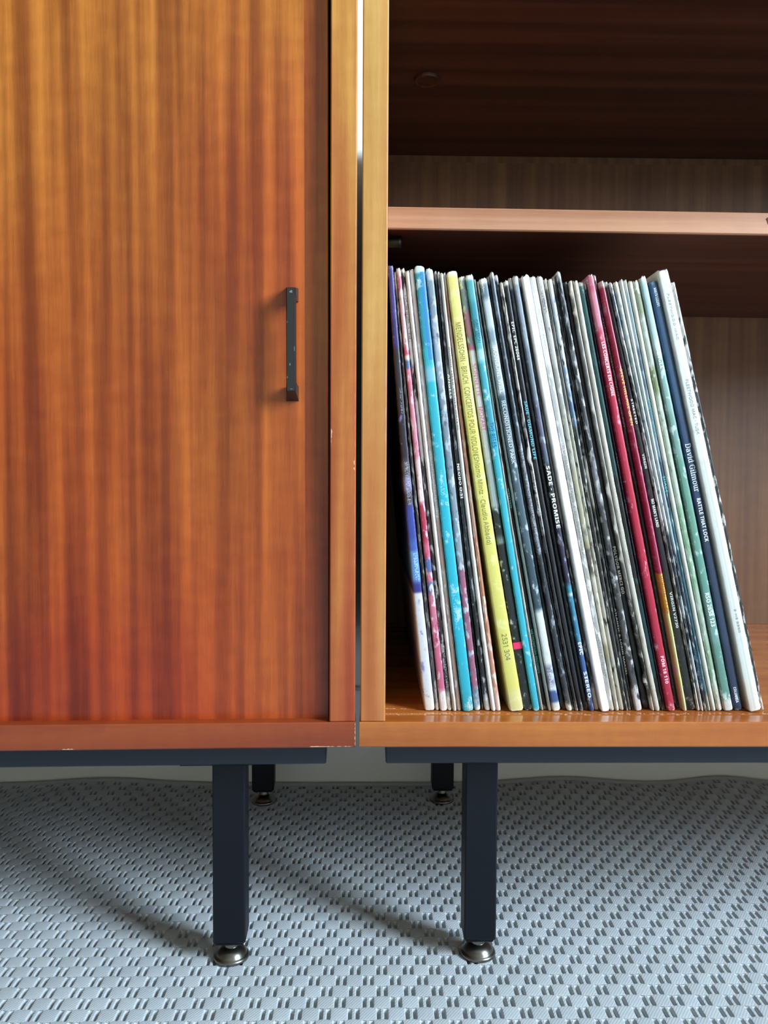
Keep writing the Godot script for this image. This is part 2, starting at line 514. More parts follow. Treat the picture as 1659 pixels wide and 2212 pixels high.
func build_cabinets() -> void:
	var H := 0.5838
	var D := 0.392
	var T := 0.0183
	# ---- open cabinet at the right; local origin is its lower front left corner
	var c := thing("cabinet", "open wooden cabinet with a shelf and a row of records, on black steel legs", "cabinet", Vector3(-0.0068, 0.1796, 0.0))
	var W := 0.90
	var st := begin()
	sweep_x(st, sill_profile(D), 0.0, W, Vector2(0.12, 0.5), Vector2(0.1, 0.2))
	var sill := commit(st, "bottom_board", M.sill_right, c)
	# pale scuffs along the lips of the two sliding-door grooves
	for q in [[-0.0330, 0.0190, 0.034, 0.9], [-0.0330, 0.055, 0.32, 0.16], [-0.0196, 0.0190, 0.060, 0.95], [-0.0196, 0.060, 0.32, 0.45], [-0.0170, 0.02, 0.3, 0.12]]:
		scuff(sill, q[1], q[2], q[0], T, q[3])
	var side := part_box(c, "side_panel", Vector3(0.0004, T, -D), Vector3(0.0182, H - T, -0.0006), "stile_right", 1, Vector2(0.045, 0.58), Vector2(0.3, 0.02))
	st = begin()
	ragged(st, Vector3(0.01745, T + 0.02, -0.00055), Vector3(0.01745, H - T, -0.00055), Vector3(-1, 0, 0), 0.00035, 90)  # pale strip: slight wear plus a painted glint along the chamfer
	commit(st, "worn_glint_edge", M.edge_wear_glint, side)
	part_box(c, "side_panel", Vector3(W - 0.0182, T, -D), Vector3(W - 0.0004, H - T, -0.0006), "stile_right", 1, Vector2(0.045, 0.58), Vector2(0.7, 0.02))
	part_box(c, "top_board", Vector3(0.0, H - T + 0.003, -D), Vector3(W, H, 0.0), "sill_right", 0, Vector2(0.5, 1.0), Vector2(0.3, 0.05))
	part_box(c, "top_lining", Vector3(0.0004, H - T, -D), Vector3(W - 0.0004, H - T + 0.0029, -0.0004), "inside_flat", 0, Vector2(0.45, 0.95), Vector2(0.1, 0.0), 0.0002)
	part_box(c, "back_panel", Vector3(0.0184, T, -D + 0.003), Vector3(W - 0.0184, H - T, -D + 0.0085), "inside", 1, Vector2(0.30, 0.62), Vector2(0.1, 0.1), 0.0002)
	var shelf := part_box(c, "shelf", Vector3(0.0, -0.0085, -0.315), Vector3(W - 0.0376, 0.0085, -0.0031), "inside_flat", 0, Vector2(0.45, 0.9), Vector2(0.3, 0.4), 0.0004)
	part_box(shelf, "edge_strip", Vector3(0.0, -0.0085, -0.003), Vector3(W - 0.0376, 0.0085, 0.0), "shelf_edge", 0, Vector2(0.12, 0.92), Vector2(0.2, 0.02), 0.0009)
	st = begin()
	var ring := []
	for a in 11:
		ring.append(Vector3(0.2990 + 0.0042 * cos(TAU * a / 11.0) * rng.randf_range(0.75, 1.15), 0.0026 + 0.0036 * sin(TAU * a / 11.0) * rng.randf_range(0.75, 1.15), 0.00005))
	face(st, ring, Vector3(0, 0, 1), 0, Vector2(0.1, 0.1), Vector2.ZERO)
	commit(st, "knot", std("knot", hexc("4a1c12"), 0.9), shelf)
	shelf.position = Vector3(0.0188, 0.3923, -0.0655)
	shelf.rotation.z = deg_to_rad(-0.30)
	for q in [[0.0182, -0.085], [0.0182, -0.33]]:
		st = begin()
		lathe(st, PackedVector2Array([Vector2(0, 0), Vector2(0.0040, 0), Vector2(0.0040, 0.0098), Vector2(0.0046, 0.0100), Vector2(0.0046, 0.0124), Vector2(0.0, 0.0126)]), Vector3.ZERO, 20)
		var pin := commit(st, "shelf_pin", M.plastic, c)
		pin.position = Vector3(q[0], 0.3790, q[1])
		pin.rotation.z = -PI2
	st = begin()
	lathe(st, PackedVector2Array([Vector2(0.0, -0.0012), Vector2(0.0092, -0.0016), Vector2(0.0098, -0.0030), Vector2(0.0110, -0.0034), Vector2(0.0121, -0.0022), Vector2(0.0124, 0.0)]), Vector3.ZERO, 32)
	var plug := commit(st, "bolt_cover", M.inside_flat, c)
	plug.position = Vector3(0.0517 + 0.0068, H - T, -0.205)
	base_frame(c, 0.0193, W - 0.0193, 0.0857 + 0.0068, W - 0.12, 0.0842 + 0.0068)

	# ---- closed cabinet at the left; local origin is its lower front right corner, turned a little towards the room
	var k := thing("cabinet", "closed wooden cabinet with a sliding door and a dark pull handle, on black steel legs", "cabinet", Vector3(-0.0096, 0.1796, 0.0))
	k.rotation.y = deg_to_rad(1.74)
	st = begin()
	sweep_x(st, sill_profile(D), -0.9, 0.0, Vector2(0.12, 0.5), Vector2(0.4, 0.35))
	var sill2 := commit(st, "bottom_board", M.sill_left, k)
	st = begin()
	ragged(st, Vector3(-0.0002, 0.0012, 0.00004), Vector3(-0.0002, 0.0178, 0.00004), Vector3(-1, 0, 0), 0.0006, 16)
	commit(st, "worn_glint_edge", M.raw_wood, sill2)
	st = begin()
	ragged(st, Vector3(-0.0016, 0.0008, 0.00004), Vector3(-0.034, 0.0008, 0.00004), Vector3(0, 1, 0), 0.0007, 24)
	commit(st, "worn_glint_edge", M.raw_wood, sill2)
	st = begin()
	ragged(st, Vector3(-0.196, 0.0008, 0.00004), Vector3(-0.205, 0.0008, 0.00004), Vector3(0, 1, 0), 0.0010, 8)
	commit(st, "worn_glint_edge", M.raw_wood, sill2)
	var side2 := part_box(k, "side_panel", Vector3(-0.0187, T, -D), Vector3(-0.0004, H - T, -0.0006), "stile_left", 1, Vector2(0.045, 0.58), Vector2(0.45, 0.02))
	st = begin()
	ragged(st, Vector3(-0.0012, T + 0.10, -0.00055), Vector3(-0.0012, H - T, -0.00055), Vector3(-1, 0, 0), 0.0002, 120)  # thin pale line, the chamfer glint put into colour
	commit(st, "worn_glint_edge", M.edge_wear_glint, side2)
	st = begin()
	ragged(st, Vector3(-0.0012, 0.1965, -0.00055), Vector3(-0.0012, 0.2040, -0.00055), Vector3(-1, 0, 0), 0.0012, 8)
	commit(st, "worn_glint_edge", M.edge_wear_glint, side2)
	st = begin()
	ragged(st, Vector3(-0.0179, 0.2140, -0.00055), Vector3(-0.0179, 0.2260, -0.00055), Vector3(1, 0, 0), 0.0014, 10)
	commit(st, "worn_glint_edge", M.edge_wear_glint, side2)
	part_box(k, "side_panel", Vector3(-0.8996, T, -D), Vector3(-0.8813, H - T, -0.0006), "stile_left", 1, Vector2(0.045, 0.58), Vector2(0.15, 0.02))
	part_box(k, "top_board", Vector3(-0.9, H - T, -D), Vector3(0.0, H, 0.0), "sill_left", 0, Vector2(0.5, 1.0), Vector2(0.5, 0.95))
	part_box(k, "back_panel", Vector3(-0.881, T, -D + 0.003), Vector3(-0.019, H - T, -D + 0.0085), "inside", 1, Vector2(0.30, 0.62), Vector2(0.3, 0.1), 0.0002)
	var door := part_box(k, "sliding_door", Vector3(-0.440, 0.0, -0.008), Vector3(0.0, H - 2 * T + 0.003, 0.0), "door", 1, Vector2(0.42, 0.60), Vector2(0.04, 0.06), 0.0006)
	door.position = Vector3(-0.0190, T - 0.0015, -0.0103)
	door.rotation.z = deg_to_rad(0.20)
	var door_b := part_box(k, "sliding_door", Vector3(-0.440, 0.0, -0.008), Vector3(0.0, H - 2 * T + 0.003, 0.0), "door", 1, Vector2(0.42, 0.60), Vector2(0.5, 0.06), 0.0006)
	door_b.position = Vector3(-0.4400, T - 0.0015, -0.0235)
	make_handle(door)
	base_frame(k, -0.8790, -0.0215, -0.0948, -0.800, -0.1000)
	part_box(k, "mounting_plate", Vector3(-0.131, -0.0245, -0.062), Vector3(-0.076, -0.0226, -0.0345), "steel", 0, Vector2(0.3, 0.6), Vector2.ZERO, 0.0004)

func make_handle(door: Node3D) -> void:
	var st := begin()
	# outline of the pull seen from the side: (height, distance from door); outer then inner
	var outer := [Vector2(0.0, 0.0), Vector2(0.0050, 0.0152), Vector2(0.0057, 0.0160), Vector2(0.0754, 0.0160), Vector2(0.0761, 0.0152), Vector2(0.0790, 0.0)]
	var inner := [Vector2(0.0100, 0.0), Vector2(0.0116, 0.0112), Vector2(0.0124, 0.0118), Vector2(0.0678, 0.0118), Vector2(0.0684, 0.0112), Vector2(0.0694, 0.0)]
	var wid := func(z: float) -> float:
		return 0.5 * (lerpf(0.0088, 0.0064, z / 0.016) if z < 0.0153 else 0.0050)
	var pt := func(p: Vector2, side: float) -> Vector3:
		return Vector3(side * wid.call(p.y), p.x, p.y)
	for i in outer.size() - 1:
		for s in [-1.0, 1.0]:
			face(st, [pt.call(outer[i], s), pt.call(outer[i + 1], s), pt.call(inner[i + 1], s), pt.call(inner[i], s)], Vector3(s, 0, 0.06).normalized(), 1, Vector2(0.1, 0.1), Vector2.ZERO)
		for e in 2:
			var a: Vector2 = outer[i] if e == 0 else inner[i]
			var b: Vector2 = outer[i + 1] if e == 0 else inner[i + 1]
			var d := (b - a).normalized()
			var n := Vector3(0, -d.y, d.x) * (1.0 if e == 0 else -1.0)
			face(st, [pt.call(a, -1.0), pt.call(a, 1.0), pt.call(b, 1.0), pt.call(b, -1.0)], n, 1, Vector2(0.1, 0.1), Vector2.ZERO)
	var mesh := st.commit()
	# worn flecks where the paint is gone
	var st2 := begin()
	for q in [[0.0003, 0.0731, 0.0014, 0.0012], [-0.0006, 0.0238, 0.0006, 0.0012], [0.0024, 0.0345, 0.0003, 0.0022], [-0.0024, 0.0150, 0.0003, 0.0010], [0.0004, 0.0069, 0.0016, 0.0003], [-0.0024, 0.0525, 0.0003, 0.0008]]:
		var ring := []
		for a in 9:
			ring.append(Vector3(q[0] + q[2] * 0.8 * cos(TAU * a / 9.0) * (0.6 + 0.6 * rng.randf()), q[1] + q[3] * 0.8 * sin(TAU * a / 9.0) * (0.6 + 0.6 * rng.randf()), 0.01606))
		face(st2, ring, Vector3(0, 0, 1), 1, Vector2(0.1, 0.1), Vector2.ZERO)
	st2.commit(mesh)
	mesh.surface_set_material(0, M.handle)
	mesh.surface_set_material(1, M.chip)
	var o := MeshInstance3D.new()
	o.name = "pull_handle"
	o.mesh = mesh
	o.position = Vector3(-0.0255, 0.2456 - 0.0168, 0.0)
	door.add_child(o)

# ---------------------------------------------------------------- records
# base x (mm), lean (deg), bow (mm), thickness at top and foot (mm), height (mm), front z (mm), colours down the spine, finish, label
var RECORDS := [
	[45.2, 5.46, -1.61, 4.25, 7.91, 327.9, -27.0, "0.000:463a86 0.125:3a2f78 0.187:2a2634 0.435:5b5963 0.476:8c8ab4 0.508:454352 0.539:3f4fae 0.617:4668c0 0.638:5f9ad8 0.712:3a3a94 0.733:dedee2 0.961:e8e2d8", "m:8c88c8:.08 e:.5 s:0.267:0.326:c8c6d0:.45:.7 s:0.435:0.531:c9c7cc:.3:.75 s:0.640:0.705:cfe6fa:.4:.8", "leftmost record, violet at the top, blue in the middle and white at the foot"],
	[51.1, 5.95, -1.10, 1.79, 3.18, 324.1, -28.0, "0.000:8f8b92 0.062:4f4a50 0.428:57545a 0.746:6a666a 0.940:7d7876", "m:c9c6c6:.45 m:2c292e:.3 e:.6", "thin grey speckled record spine between the violet-blue one and the pink one"],
	[55.6, 6.29, -0.47, 3.23, 5.52, 327.0, -26.5, "0.000:f1e4e4 0.012:cf6f8c 0.060:e3b6bf 0.183:d9607f 0.196:f0e0e2 0.207:5a7fae 0.225:d9738d 0.297:dd8ba0 0.432:e3c6cb 0.532:c43a5a 0.621:dc6a88 0.658:5673ab 0.684:d8708e 0.707:5f7db5 0.737:d97a94 0.854:d66a8a 0.961:ead9d4", "m:f2e6e8:.4 e:.7 m:b8314f:.12", "pink and white blotched record spine with small blue bars, near the left stile"],
	[60.2, 6.52, -0.31, 2.50, 3.64, 327.1, -27.5, "0.000:efedec 0.011:2d2d30 0.046:e2e0e0 0.224:2c2a2d 0.297:d6d2d4 0.432:3a373b 0.961:b4aca4", "m:d9d6d6:.42 e:.6 s:0.059:0.162:39383c:.2:.8 s:0.833:0.951:d8d6d6:.3:.85", "narrow record spine that turns from white to black, right of the pink blotched one"],
	[63.7, 6.64, -0.34, 3.05, 3.14, 324.8, -26.0, "0.000:dcdadb 0.053:eeeef0 0.428:e9e8ea 0.938:f0f0f0 0.962:d8cec0", "m:cfd0d6:.25 e:.4", "narrow plain white record spine directly left of a dusty beige one"],
	[67.3, 6.65, -0.51, 3.38, 3.51, 326.4, -27.0, "0.000:e0d6d2 0.057:d8c2ba 0.119:cdbcb6 0.212:cfcac6 0.326:c6a99f 0.404:bdb4ae 0.567:c2a194 0.683:b8a89a 0.747:bf9d8f 0.961:c8a595", "m:e8e0dc:.25 e:.3 s:0.404:0.557:d9d4cf:.2:.8", "narrow dusty beige-pink record spine left of the wide turquoise one"],
	[73.7, 6.80, -0.88, 7.48, 8.31, 328.0, -25.0, "0.000:cfe2ea 0.017:2f9fb2 0.063:2fa6c0 0.185:30bdcc 0.227:7fc6dc 0.257:2cbdd0 0.475:1fc0d8 0.896:28bcd2 0.959:30b6cc", "m:bfe4ee:.18 e:.45 q:2a70b4:0.012:0.206 s:0.473:0.508:c6d4ee:.3:.7 s:0.522:0.533:d6e6f0:.6:.9 s:0.707:0.747:bfcdee:.25:.6 s:0.753:0.813:bfcdee:.25:.6", "wide bright turquoise record spine with pale lilac patches, the first turquoise one from the left"],
	[81.0, 6.80, -0.64, 5.62, 4.80, 326.9, -28.0, "0.000:c4cdd4 0.026:8fa0ab 0.119:b0b6c0 0.222:a6aab8 0.274:8f99a6 0.431:93a0ac 0.621:9aa6ae 0.668:94687a 0.684:b06680 0.897:b0687e 0.956:8496a4 0.978:aab4bc", "m:d0d8de:.4 e:.6 m:5f6a76:.15", "grey-blue worn record spine, rose at its lower end, right of the first turquoise one"],
	[85.1, 6.70, -1.36, 1.89, 2.01, 326.6, -31.0, "0.000:9aa2aa 0.023:4a535c 0.075:20262c 1.002:15181c", "m:6c747c:.15 e:.2", "very thin black recessed record spine right of the grey-blue and rose one"],
	[88.5, 6.98, -1.47, 1.48, 4.30, 324.9, -27.5, "0.000:c4ccd2 0.015:6d7884 0.113:4c545e 0.218:b0b8be 0.291:2f343c 0.375:3c424a 0.746:24282a 0.940:3a3e40 0.972:b8b6b2", "m:c2c8cc:.35 e:.75", "black scuffed record spine with white capital letters, left of the thin cream one"],
	[92.7, 7.35, -1.61, 2.48, 3.49, 324.2, -26.0, "0.000:f6f4ee 0.425:eeebe2 0.960:efe9e0", "e:.3 m:dcd8ce:.15", "thin cream-white record spine with fine dark lettering along its left edge"],
	[96.4, 7.63, -0.97, 1.45, 3.96, 324.5, -26.5, "0.000:f2e6de 0.049:e0a68c 0.111:ecd2c4 0.247:e09a7a 0.352:dc9a7c 0.489:e2b49c 0.595:d9946f 0.852:de9c80 0.966:ecc6ba", "m:f4e4d8:.4 e:.4", "thin salmon-orange record spine left of the wide yellow one"],
	[109.7, 9.09, -2.02, 8.25, 10.80, 325.8, -24.0, "0.000:efe9c4 0.012:efe483 0.321:ece272 0.958:ece496", "e:.35 m:f4ee98:.3", "wide pale yellow record spine with grey capital lettering"],
	[118.8, 9.36, -1.02, 4.80, 6.89, 323.8, -28.0, "0.000:dcdcd6 0.012:7f8c8c 0.083:a8707e 0.141:7a8084 0.157:b46a80 0.169:d8d4d2 0.347:c4c6c2 0.421:aab8b8 0.536:262e2e 0.601:7c8a8a 0.614:222a2c 0.819:1c2420 0.961:2a3234", "m:cfd6d4:.2 e:.4 r:.5", "grey record spine with rose lettering, black-green below with a pink sticker"],
	[124.8, 9.49, -0.76, 5.81, 5.26, 324.5, -26.0, "0.000:e6e4de 0.013:5ab4be 0.065:3f9fb2 0.148:62bccc 0.169:a8dce4 0.201:46b2c8 0.285:3fa6bc 0.348:2fb4d0 0.422:34bcd4 0.960:38b8ce", "m:bfe2ea:.15 e:.35", "turquoise record spine right of the grey one with rose lettering"],
	[129.4, 9.61, -1.18, 0.90, 2.37, 322.1, -28.0, "0.000:d8d4cc 0.035:8a8884 0.418:b4a89c 0.720:b8b2a6 0.961:a8a494", "m:d6d2ca:.3 e:.3 s:0.814:0.895:6a665e:.2:.8", "very thin beige-grey record spine touching the second turquoise one"],
	[132.2, 9.93, -1.23, 0.53, 2.66, 321.4, -29.5, "0.000:7a8080 0.031:20282a 0.962:181c1c", "m:4a5252:.2 e:.25", "very thin black record spine with tiny green lettering"],
	[135.2, 10.30, -0.68, 1.12, 2.56, 320.9, -27.0, "0.000:d6d8d2 0.030:7c8a8a 0.157:a6b0ac 0.414:98a8a2 0.452:a8bab4 0.960:b2bcb6", "e:.3 m:c8d2cc:.2", "thin pale grey-green record spine left of the steel-blue one"],
	[139.7, 10.42, -0.83, 5.80, 6.16, 323.0, -25.5, "0.000:d4dcde 0.014:6f8694 0.053:c6d4da 0.121:8fa4b0 0.153:b4c4ca 0.269:50707e 0.311:6c8088 0.418:4f6874 0.633:405862 0.770:e2e6e4 0.900:8f90a4 0.946:d2dae4 0.955:46679e 0.983:dcd8d0", "m:cfdce0:.22 e:.5 s:0.902:0.948:dde4ee:.2:.6", "steel-blue record spine with a blank white sticker near its foot"],
	[146.0, 10.64, -1.84, 1.46, 3.54, 325.8, -30.0, "0.000:8a9298 0.020:1c242e 1.001:161c24", "m:3c4650:.12 e:.25", "thin near-black record spine right of the steel-blue one"],
	[149.9, 10.91, -1.75, 2.90, 4.07, 328.3, -26.5, "0.000:d0d0cc 0.015:7a8894 0.112:4c5862 0.321:55606c 0.426:6a6a72 0.638:3a3c42 0.960:57534e", "m:a4aeb6:.3 e:.55 s:0.386:0.638:c4c4c6:.15:.75", "dark grey record spine with long small white lettering and a frayed pale top"],
	[153.3, 10.92, -1.77, 2.60, 1.49, 327.3, -29.0, "0.000:c4c4c0 0.016:30363c 1.000:202428", "m:8a9094:.2 e:.5", "thin charcoal record spine with a frayed top, left of the white-torn one"],
	[155.2, 10.82, -1.47, 2.24, 2.17, 321.1, -26.5, "0.000:e2ded8 0.071:c6c2c0 0.306:a8a4a4 0.370:e4e4e4 0.543:b8b8b8 0.587:3a3a3e 0.959:403e3e", "m:2c2e34:.4 n:.6 e:.6 s:0.413:0.576:34343a:.1:.6", "thin record spine torn to white cardboard over its upper half"],
	[158.3, 10.80, -1.47, 4.02, 3.69, 322.0, -26.0, "0.000:c8c4be 0.013:171b24 0.959:12161c", "m:3a3e48:.05 e:.2", "black record spine with white letters at the top and light blue letters in the middle"],
	[162.6, 10.83, -1.18, 2.51, 3.53, 324.4, -28.5, "0.000:d8d6d4 0.027:5a6674 0.100:3a4450 0.312:2a3038 0.559:202428 1.000:14181c", "m:7c8894:.18 e:.35", "thin dark slate record spine between two black ones with lettering"],
	[166.4, 10.88, -1.09, 4.33, 3.91, 325.6, -26.0, "0.000:cfd0d0 0.021:9aa6b4 0.168:7c8896 0.294:6a6c86 0.400:586e80 0.432:2c2e36 0.576:3a3650 0.710:3fa2bc 0.726:c8d4d8 0.734:3f8fb0 0.845:3f68a2 0.972:34497e", "m:b8c2cc:.22 e:.4", "dark record spine that turns bright blue near its foot, with white capital letters"],
	[170.8, 11.06, -1.01, 0.80, 3.38, 324.9, -29.0, "0.000:c8c6c4 0.021:2c3038 0.206:5a5a60 0.312:8a8684 0.484:96908c 0.559:26262a 0.951:cfc8c0", "m:b0aaa6:.35 e:.55", "thin dark frayed record spine directly left of the thick pure white one"],
	[176.0, 11.35, -0.59, 5.89, 6.72, 326.0, -24.0, "0.000:fbfbfb", "e:.05 s:0.936:0.958:d6d6de:.35:.6", "thick pure white record spine without lettering, in the middle of the row"],
	[181.9, 11.33, 0.03, 4.38, 3.53, 326.1, -27.0, "0.000:dededc 0.041:eceae8 0.209:c8c6c2 0.421:b8b4aa 0.960:cac2b4", "m:eceae4:.35 e:.3 s:0.062:0.167:8a8a88:.4:.8 s:0.378:0.635:6f6c66:.15:.55 s:0.819:0.927:6a665e:.1:.6", "off-white record spine with fine grey print, right of the thick pure white one"],
	[185.5, 11.11, -0.12, 4.61, 3.41, 326.1, -26.5, "0.000:d2cec8 0.042:cac8c4 0.210:b2b0aa 0.315:b4b2a4 0.443:b8b496 0.614:aea07a 0.624:6a6254 0.689:cfc6b0 0.851:a89c78 0.894:b0a890 0.960:bcb4a0", "m:8a8a86:.25 m:e0dccc:.25 e:.35 s:0.032:0.084:55555a:.25:.75", "olive-beige stained record spine, grey at its upper end"],
	[189.8, 11.11, -0.51, 2.09, 3.67, 324.2, -28.0, "0.000:d0cdc6 0.025:5c5c58 0.098:8a8a84 0.311:d2cfbf 0.525:d6d1c0 0.590:cfc8ba 0.961:cfc5b4", "m:3a3a36:.25 e:.5", "cream frayed record spine right of the olive-beige stained one"],
	[192.8, 11.11, -0.46, 3.82, 2.23, 324.3, -27.0, "0.000:dcdacc 0.036:c8d4e0 0.120:d6dee4 0.205:9ab0c8 0.269:6a8aa8 0.343:4a5250 0.418:4a4842 0.999:22221e", "m:e2e4e2:.3 m:2a2c2c:.2 e:.5", "record spine, pale blue-white above and dark grey below, beside a thin torn one"],
	[195.7, 10.99, -0.04, 1.91, 2.25, 326.4, -29.0, "0.000:6a6c70 0.041:22262e 0.315:30343a 0.422:d2cec2 0.534:4c4c48 0.962:6f6c64", "m:d2cec4:.3 n:.35 e:.5", "thin dark record spine with a patch of torn white cardboard at mid height"],
	[197.9, 11.15, 0.28, 0.63, 1.78, 324.6, -29.5, "0.000:3a3e42 0.526:2c4648 0.754:3c4040 1.001:30302c", "m:8a8a84:.2 e:.35", "very thin dark teal record spine with small pale capital lettering"],
	[201.7, 11.44, 0.27, 3.35, 5.34, 329.7, -26.5, "0.000:8c8f96 0.051:55575c 0.134:3a3c40 0.175:8a8a8e 0.217:4a4a4c 0.427:8e8e90 0.532:55534e 0.960:d8cfcc", "m:d0cfce:.45 m:26262a:.35 e:.3", "black and grey cloudy record spine whose top sticks up above its neighbours"],
	[209.3, 11.81, -1.48, 3.37, 5.05, 323.7, -32.0, "0.000:2a2e2c 0.028:121616 1.003:0e0f0e", "m:242624:.1 e:.03", "black recessed record spine with small cream capitals below the middle"],
	[212.8, 11.93, -1.12, 1.96, 1.70, 323.7, -27.0, "0.000:d8cfbc 0.094:dedcd6 0.415:cdc8be 0.631:c0bab0 0.740:5a5850 0.850:47453e 0.971:d2cec4", "m:f0eee8:.3 n:1 e:.8", "cream record spine with a torn ragged left edge, beside a black recessed one"],
	[215.8, 11.91, -1.20, 3.85, 3.95, 323.8, -26.0, "0.000:dcd6c6 0.032:cfcabc 0.201:c2bbae 0.308:d2cabc 0.959:d0c8ba", "m:bab2a2:.25 e:.3 s:0.415:0.685:7a7468:.6:.9", "smooth cream-beige record spine directly left of the dark green one"],
	[219.8, 11.82, -0.97, 3.85, 2.64, 322.8, -28.0, "0.000:d2d0c8 0.009:2f6a66 0.092:2f6460 0.305:2a5c58 0.424:2c5c5c 0.457:2f332c 0.740:2c5a60 0.927:23211e", "m:3f7c78:.15 e:.2", "dark green record spine left of the bright red one"],
	[222.1, 11.70, -0.55, 1.61, 1.25, 322.6, -29.0, "0.000:b0b0b4 0.016:232c46 0.305:2a3044 1.000:1d1a20", "m:8a8a90:.12 e:.4 s:0.391:0.478:cfd0d0:.2:.8 s:0.500:0.631:cfd0d0:.2:.8", "thin navy record spine with tiny white print, pressed against the bright red one"],
	[225.9, 11.76, 0.17, 5.10, 6.15, 327.5, -25.0, "0.000:cc5f78 0.044:e2879a 0.127:d64a6a 0.211:cf1f48 0.422:cb1c42 0.742:c61c42 0.959:c01e40", "m:f4c0ca:.12 e:.3", "bright red record spine with white capital lettering"],
	[233.1, 12.00, 1.06, 2.10, 3.73, 329.9, -33.0, "0.000:e0d6d0 0.015:3a2028 0.055:4a2230 0.107:3a3034 0.425:2c2024 1.004:120a0a", "m:8c8688:.12 e:.2 s:0.097:0.350:e6e0da:.25:.8", "dark maroon recessed record spine with a long line of small white print"],
	[236.6, 12.16, 1.51, 2.65, 2.97, 324.2, -26.0, "0.000:ecdcd6 0.016:cf5470 0.201:d4607c 0.201:d4607c 0.331:d24a70 0.674:cf3d66 0.678:e8c440 0.772:e0dc8c 0.959:e2dca0", "m:ecc4cc:.2 e:.5", "pink record spine with orange letters above and pale yellow below"],
	[242.4, 12.56, 1.78, 2.87, 7.00, 324.0, -28.5, "0.000:c6c4c0 0.013:15151a 0.306:2c2628 0.413:2a1e24 0.685:22241e 0.961:1c1e18", "m:5a5654:.12 e:.25 r:.5", "black double-width record spine with white capitals at mid height"],
	[247.0, 12.86, 1.73, 2.53, 1.98, 324.4, -27.0, "0.000:ccd4d6 0.029:6a8490 0.114:c2d0d2 0.156:8a9a94 0.252:4c5452 0.360:b2b2b0 0.467:cfccc8 0.576:5a5852 0.960:d8d2c8", "m:d8d8d4:.45 m:383834:.3 e:.6", "grey torn record spine right of the black double-width one"],
	[249.6, 12.63, 1.04, 3.60, 1.68, 324.4, -26.5, "0.000:dedcd4 0.030:ccd2ce 0.157:b2bab6 0.306:c0c8c8 0.414:dfe8ee 0.511:e2e6ea 0.587:4c545c 0.739:c2cacc 0.783:3c4248 0.849:d4e2ea 0.948:cfcac2", "m:eef2f2:.35 m:78848c:.2 e:.5", "whitish blotched record spine with dark gaps in its lower half"],
	[252.1, 12.38, 0.46, 3.06, 1.87, 325.3, -26.0, "0.000:e6e4de 0.034:e8eeec 0.203:d2e2e2 0.309:cfdde4 0.416:b2c2cc 0.632:4a5a66 0.795:3f4c58 0.959:2c3034", "m:e6eef0:.3 e:.5", "white to slate record spine with thin teal print low down"],
	[255.0, 12.30, -0.13, 2.20, 2.43, 325.5, -27.0, "0.000:dfe4e2 0.034:b8ccd2 0.161:6f8696 0.256:9ab0ba 0.417:3f6276 0.513:30485a 0.535:3f7488 0.741:3a6c80 0.905:6f9096 0.971:d2cec4", "m:b4d0d6:.28 e:.35", "thin slate-blue record spine with teal capital letters at mid height"],
	[258.1, 12.31, -0.04, 3.54, 3.43, 324.3, -26.0, "0.000:dedccf 0.031:e0e2d4 0.414:d6dcd0 0.959:dad4c4", "e:.25 m:eceee2:.2", "narrow smooth ivory record spine between the slate-blue one and the pale green one"],
	[263.1, 12.36, 0.04, 4.36, 4.29, 325.0, -27.0, "0.000:d6d2bc 0.016:a4ac8c 0.085:c8d0c2 0.201:8f9c6c 0.265:c2ccb8 0.415:c8d2c0 0.523:9ec4a0 0.719:b4c8b0 0.850:a2c2a2 0.949:d6d4c4", "m:e2e8dc:.35 e:.4 m:8ca088:.15", "pale mottled green record spine left of the plain sea-green one"],
	[269.0, 12.54, 0.92, 5.16, 7.18, 327.6, -25.5, "0.000:d8dcd4 0.014:b2d2d2 0.103:b8d4d4 0.150:cfe0e0 0.187:8fb4ac 0.313:7ea89c 0.420:6fa48e 0.634:6aa290 0.731:7aa498 0.850:6a9a8a 0.981:d8d8d0", "m:d2e6e2:.18 e:.3", "plain sea-green record spine with a few white letters near its foot"],
	[276.9, 12.59, 1.31, 6.42, 6.67, 324.7, -27.0, "0.000:3a5f84 0.307:37567c 0.414:334c72 0.522:304460 0.849:2c3c5a 0.998:283650", "e:.08", "wide navy blue record spine with white lettering, second thick one from the right end"],
	[288.2, 13.24, 0.75, 8.24, 9.87, 332.7, -24.0, "0.000:ece4dc 0.022:eeeeea 0.218:eef0ec 0.427:e6e8e0 0.937:ece6da", "e:.25 m:dfe2da:.15 r:.35", "thickest ivory-white record spine at the right end, with small grey lettering"],
	[296.4, 13.25, 0.72, 2.89, 2.04, 325.9, -29.0, "0.000:ded6ce 0.029:c6c4be 0.093:d0ccc6 0.199:4a4846 0.414:44423e 0.851:55504a 0.973:e2d8ca", "m:eeeae2:.45 m:23221f:.35 n:.7 e:.5", "rightmost record, a thin spine speckled black and white"],
]
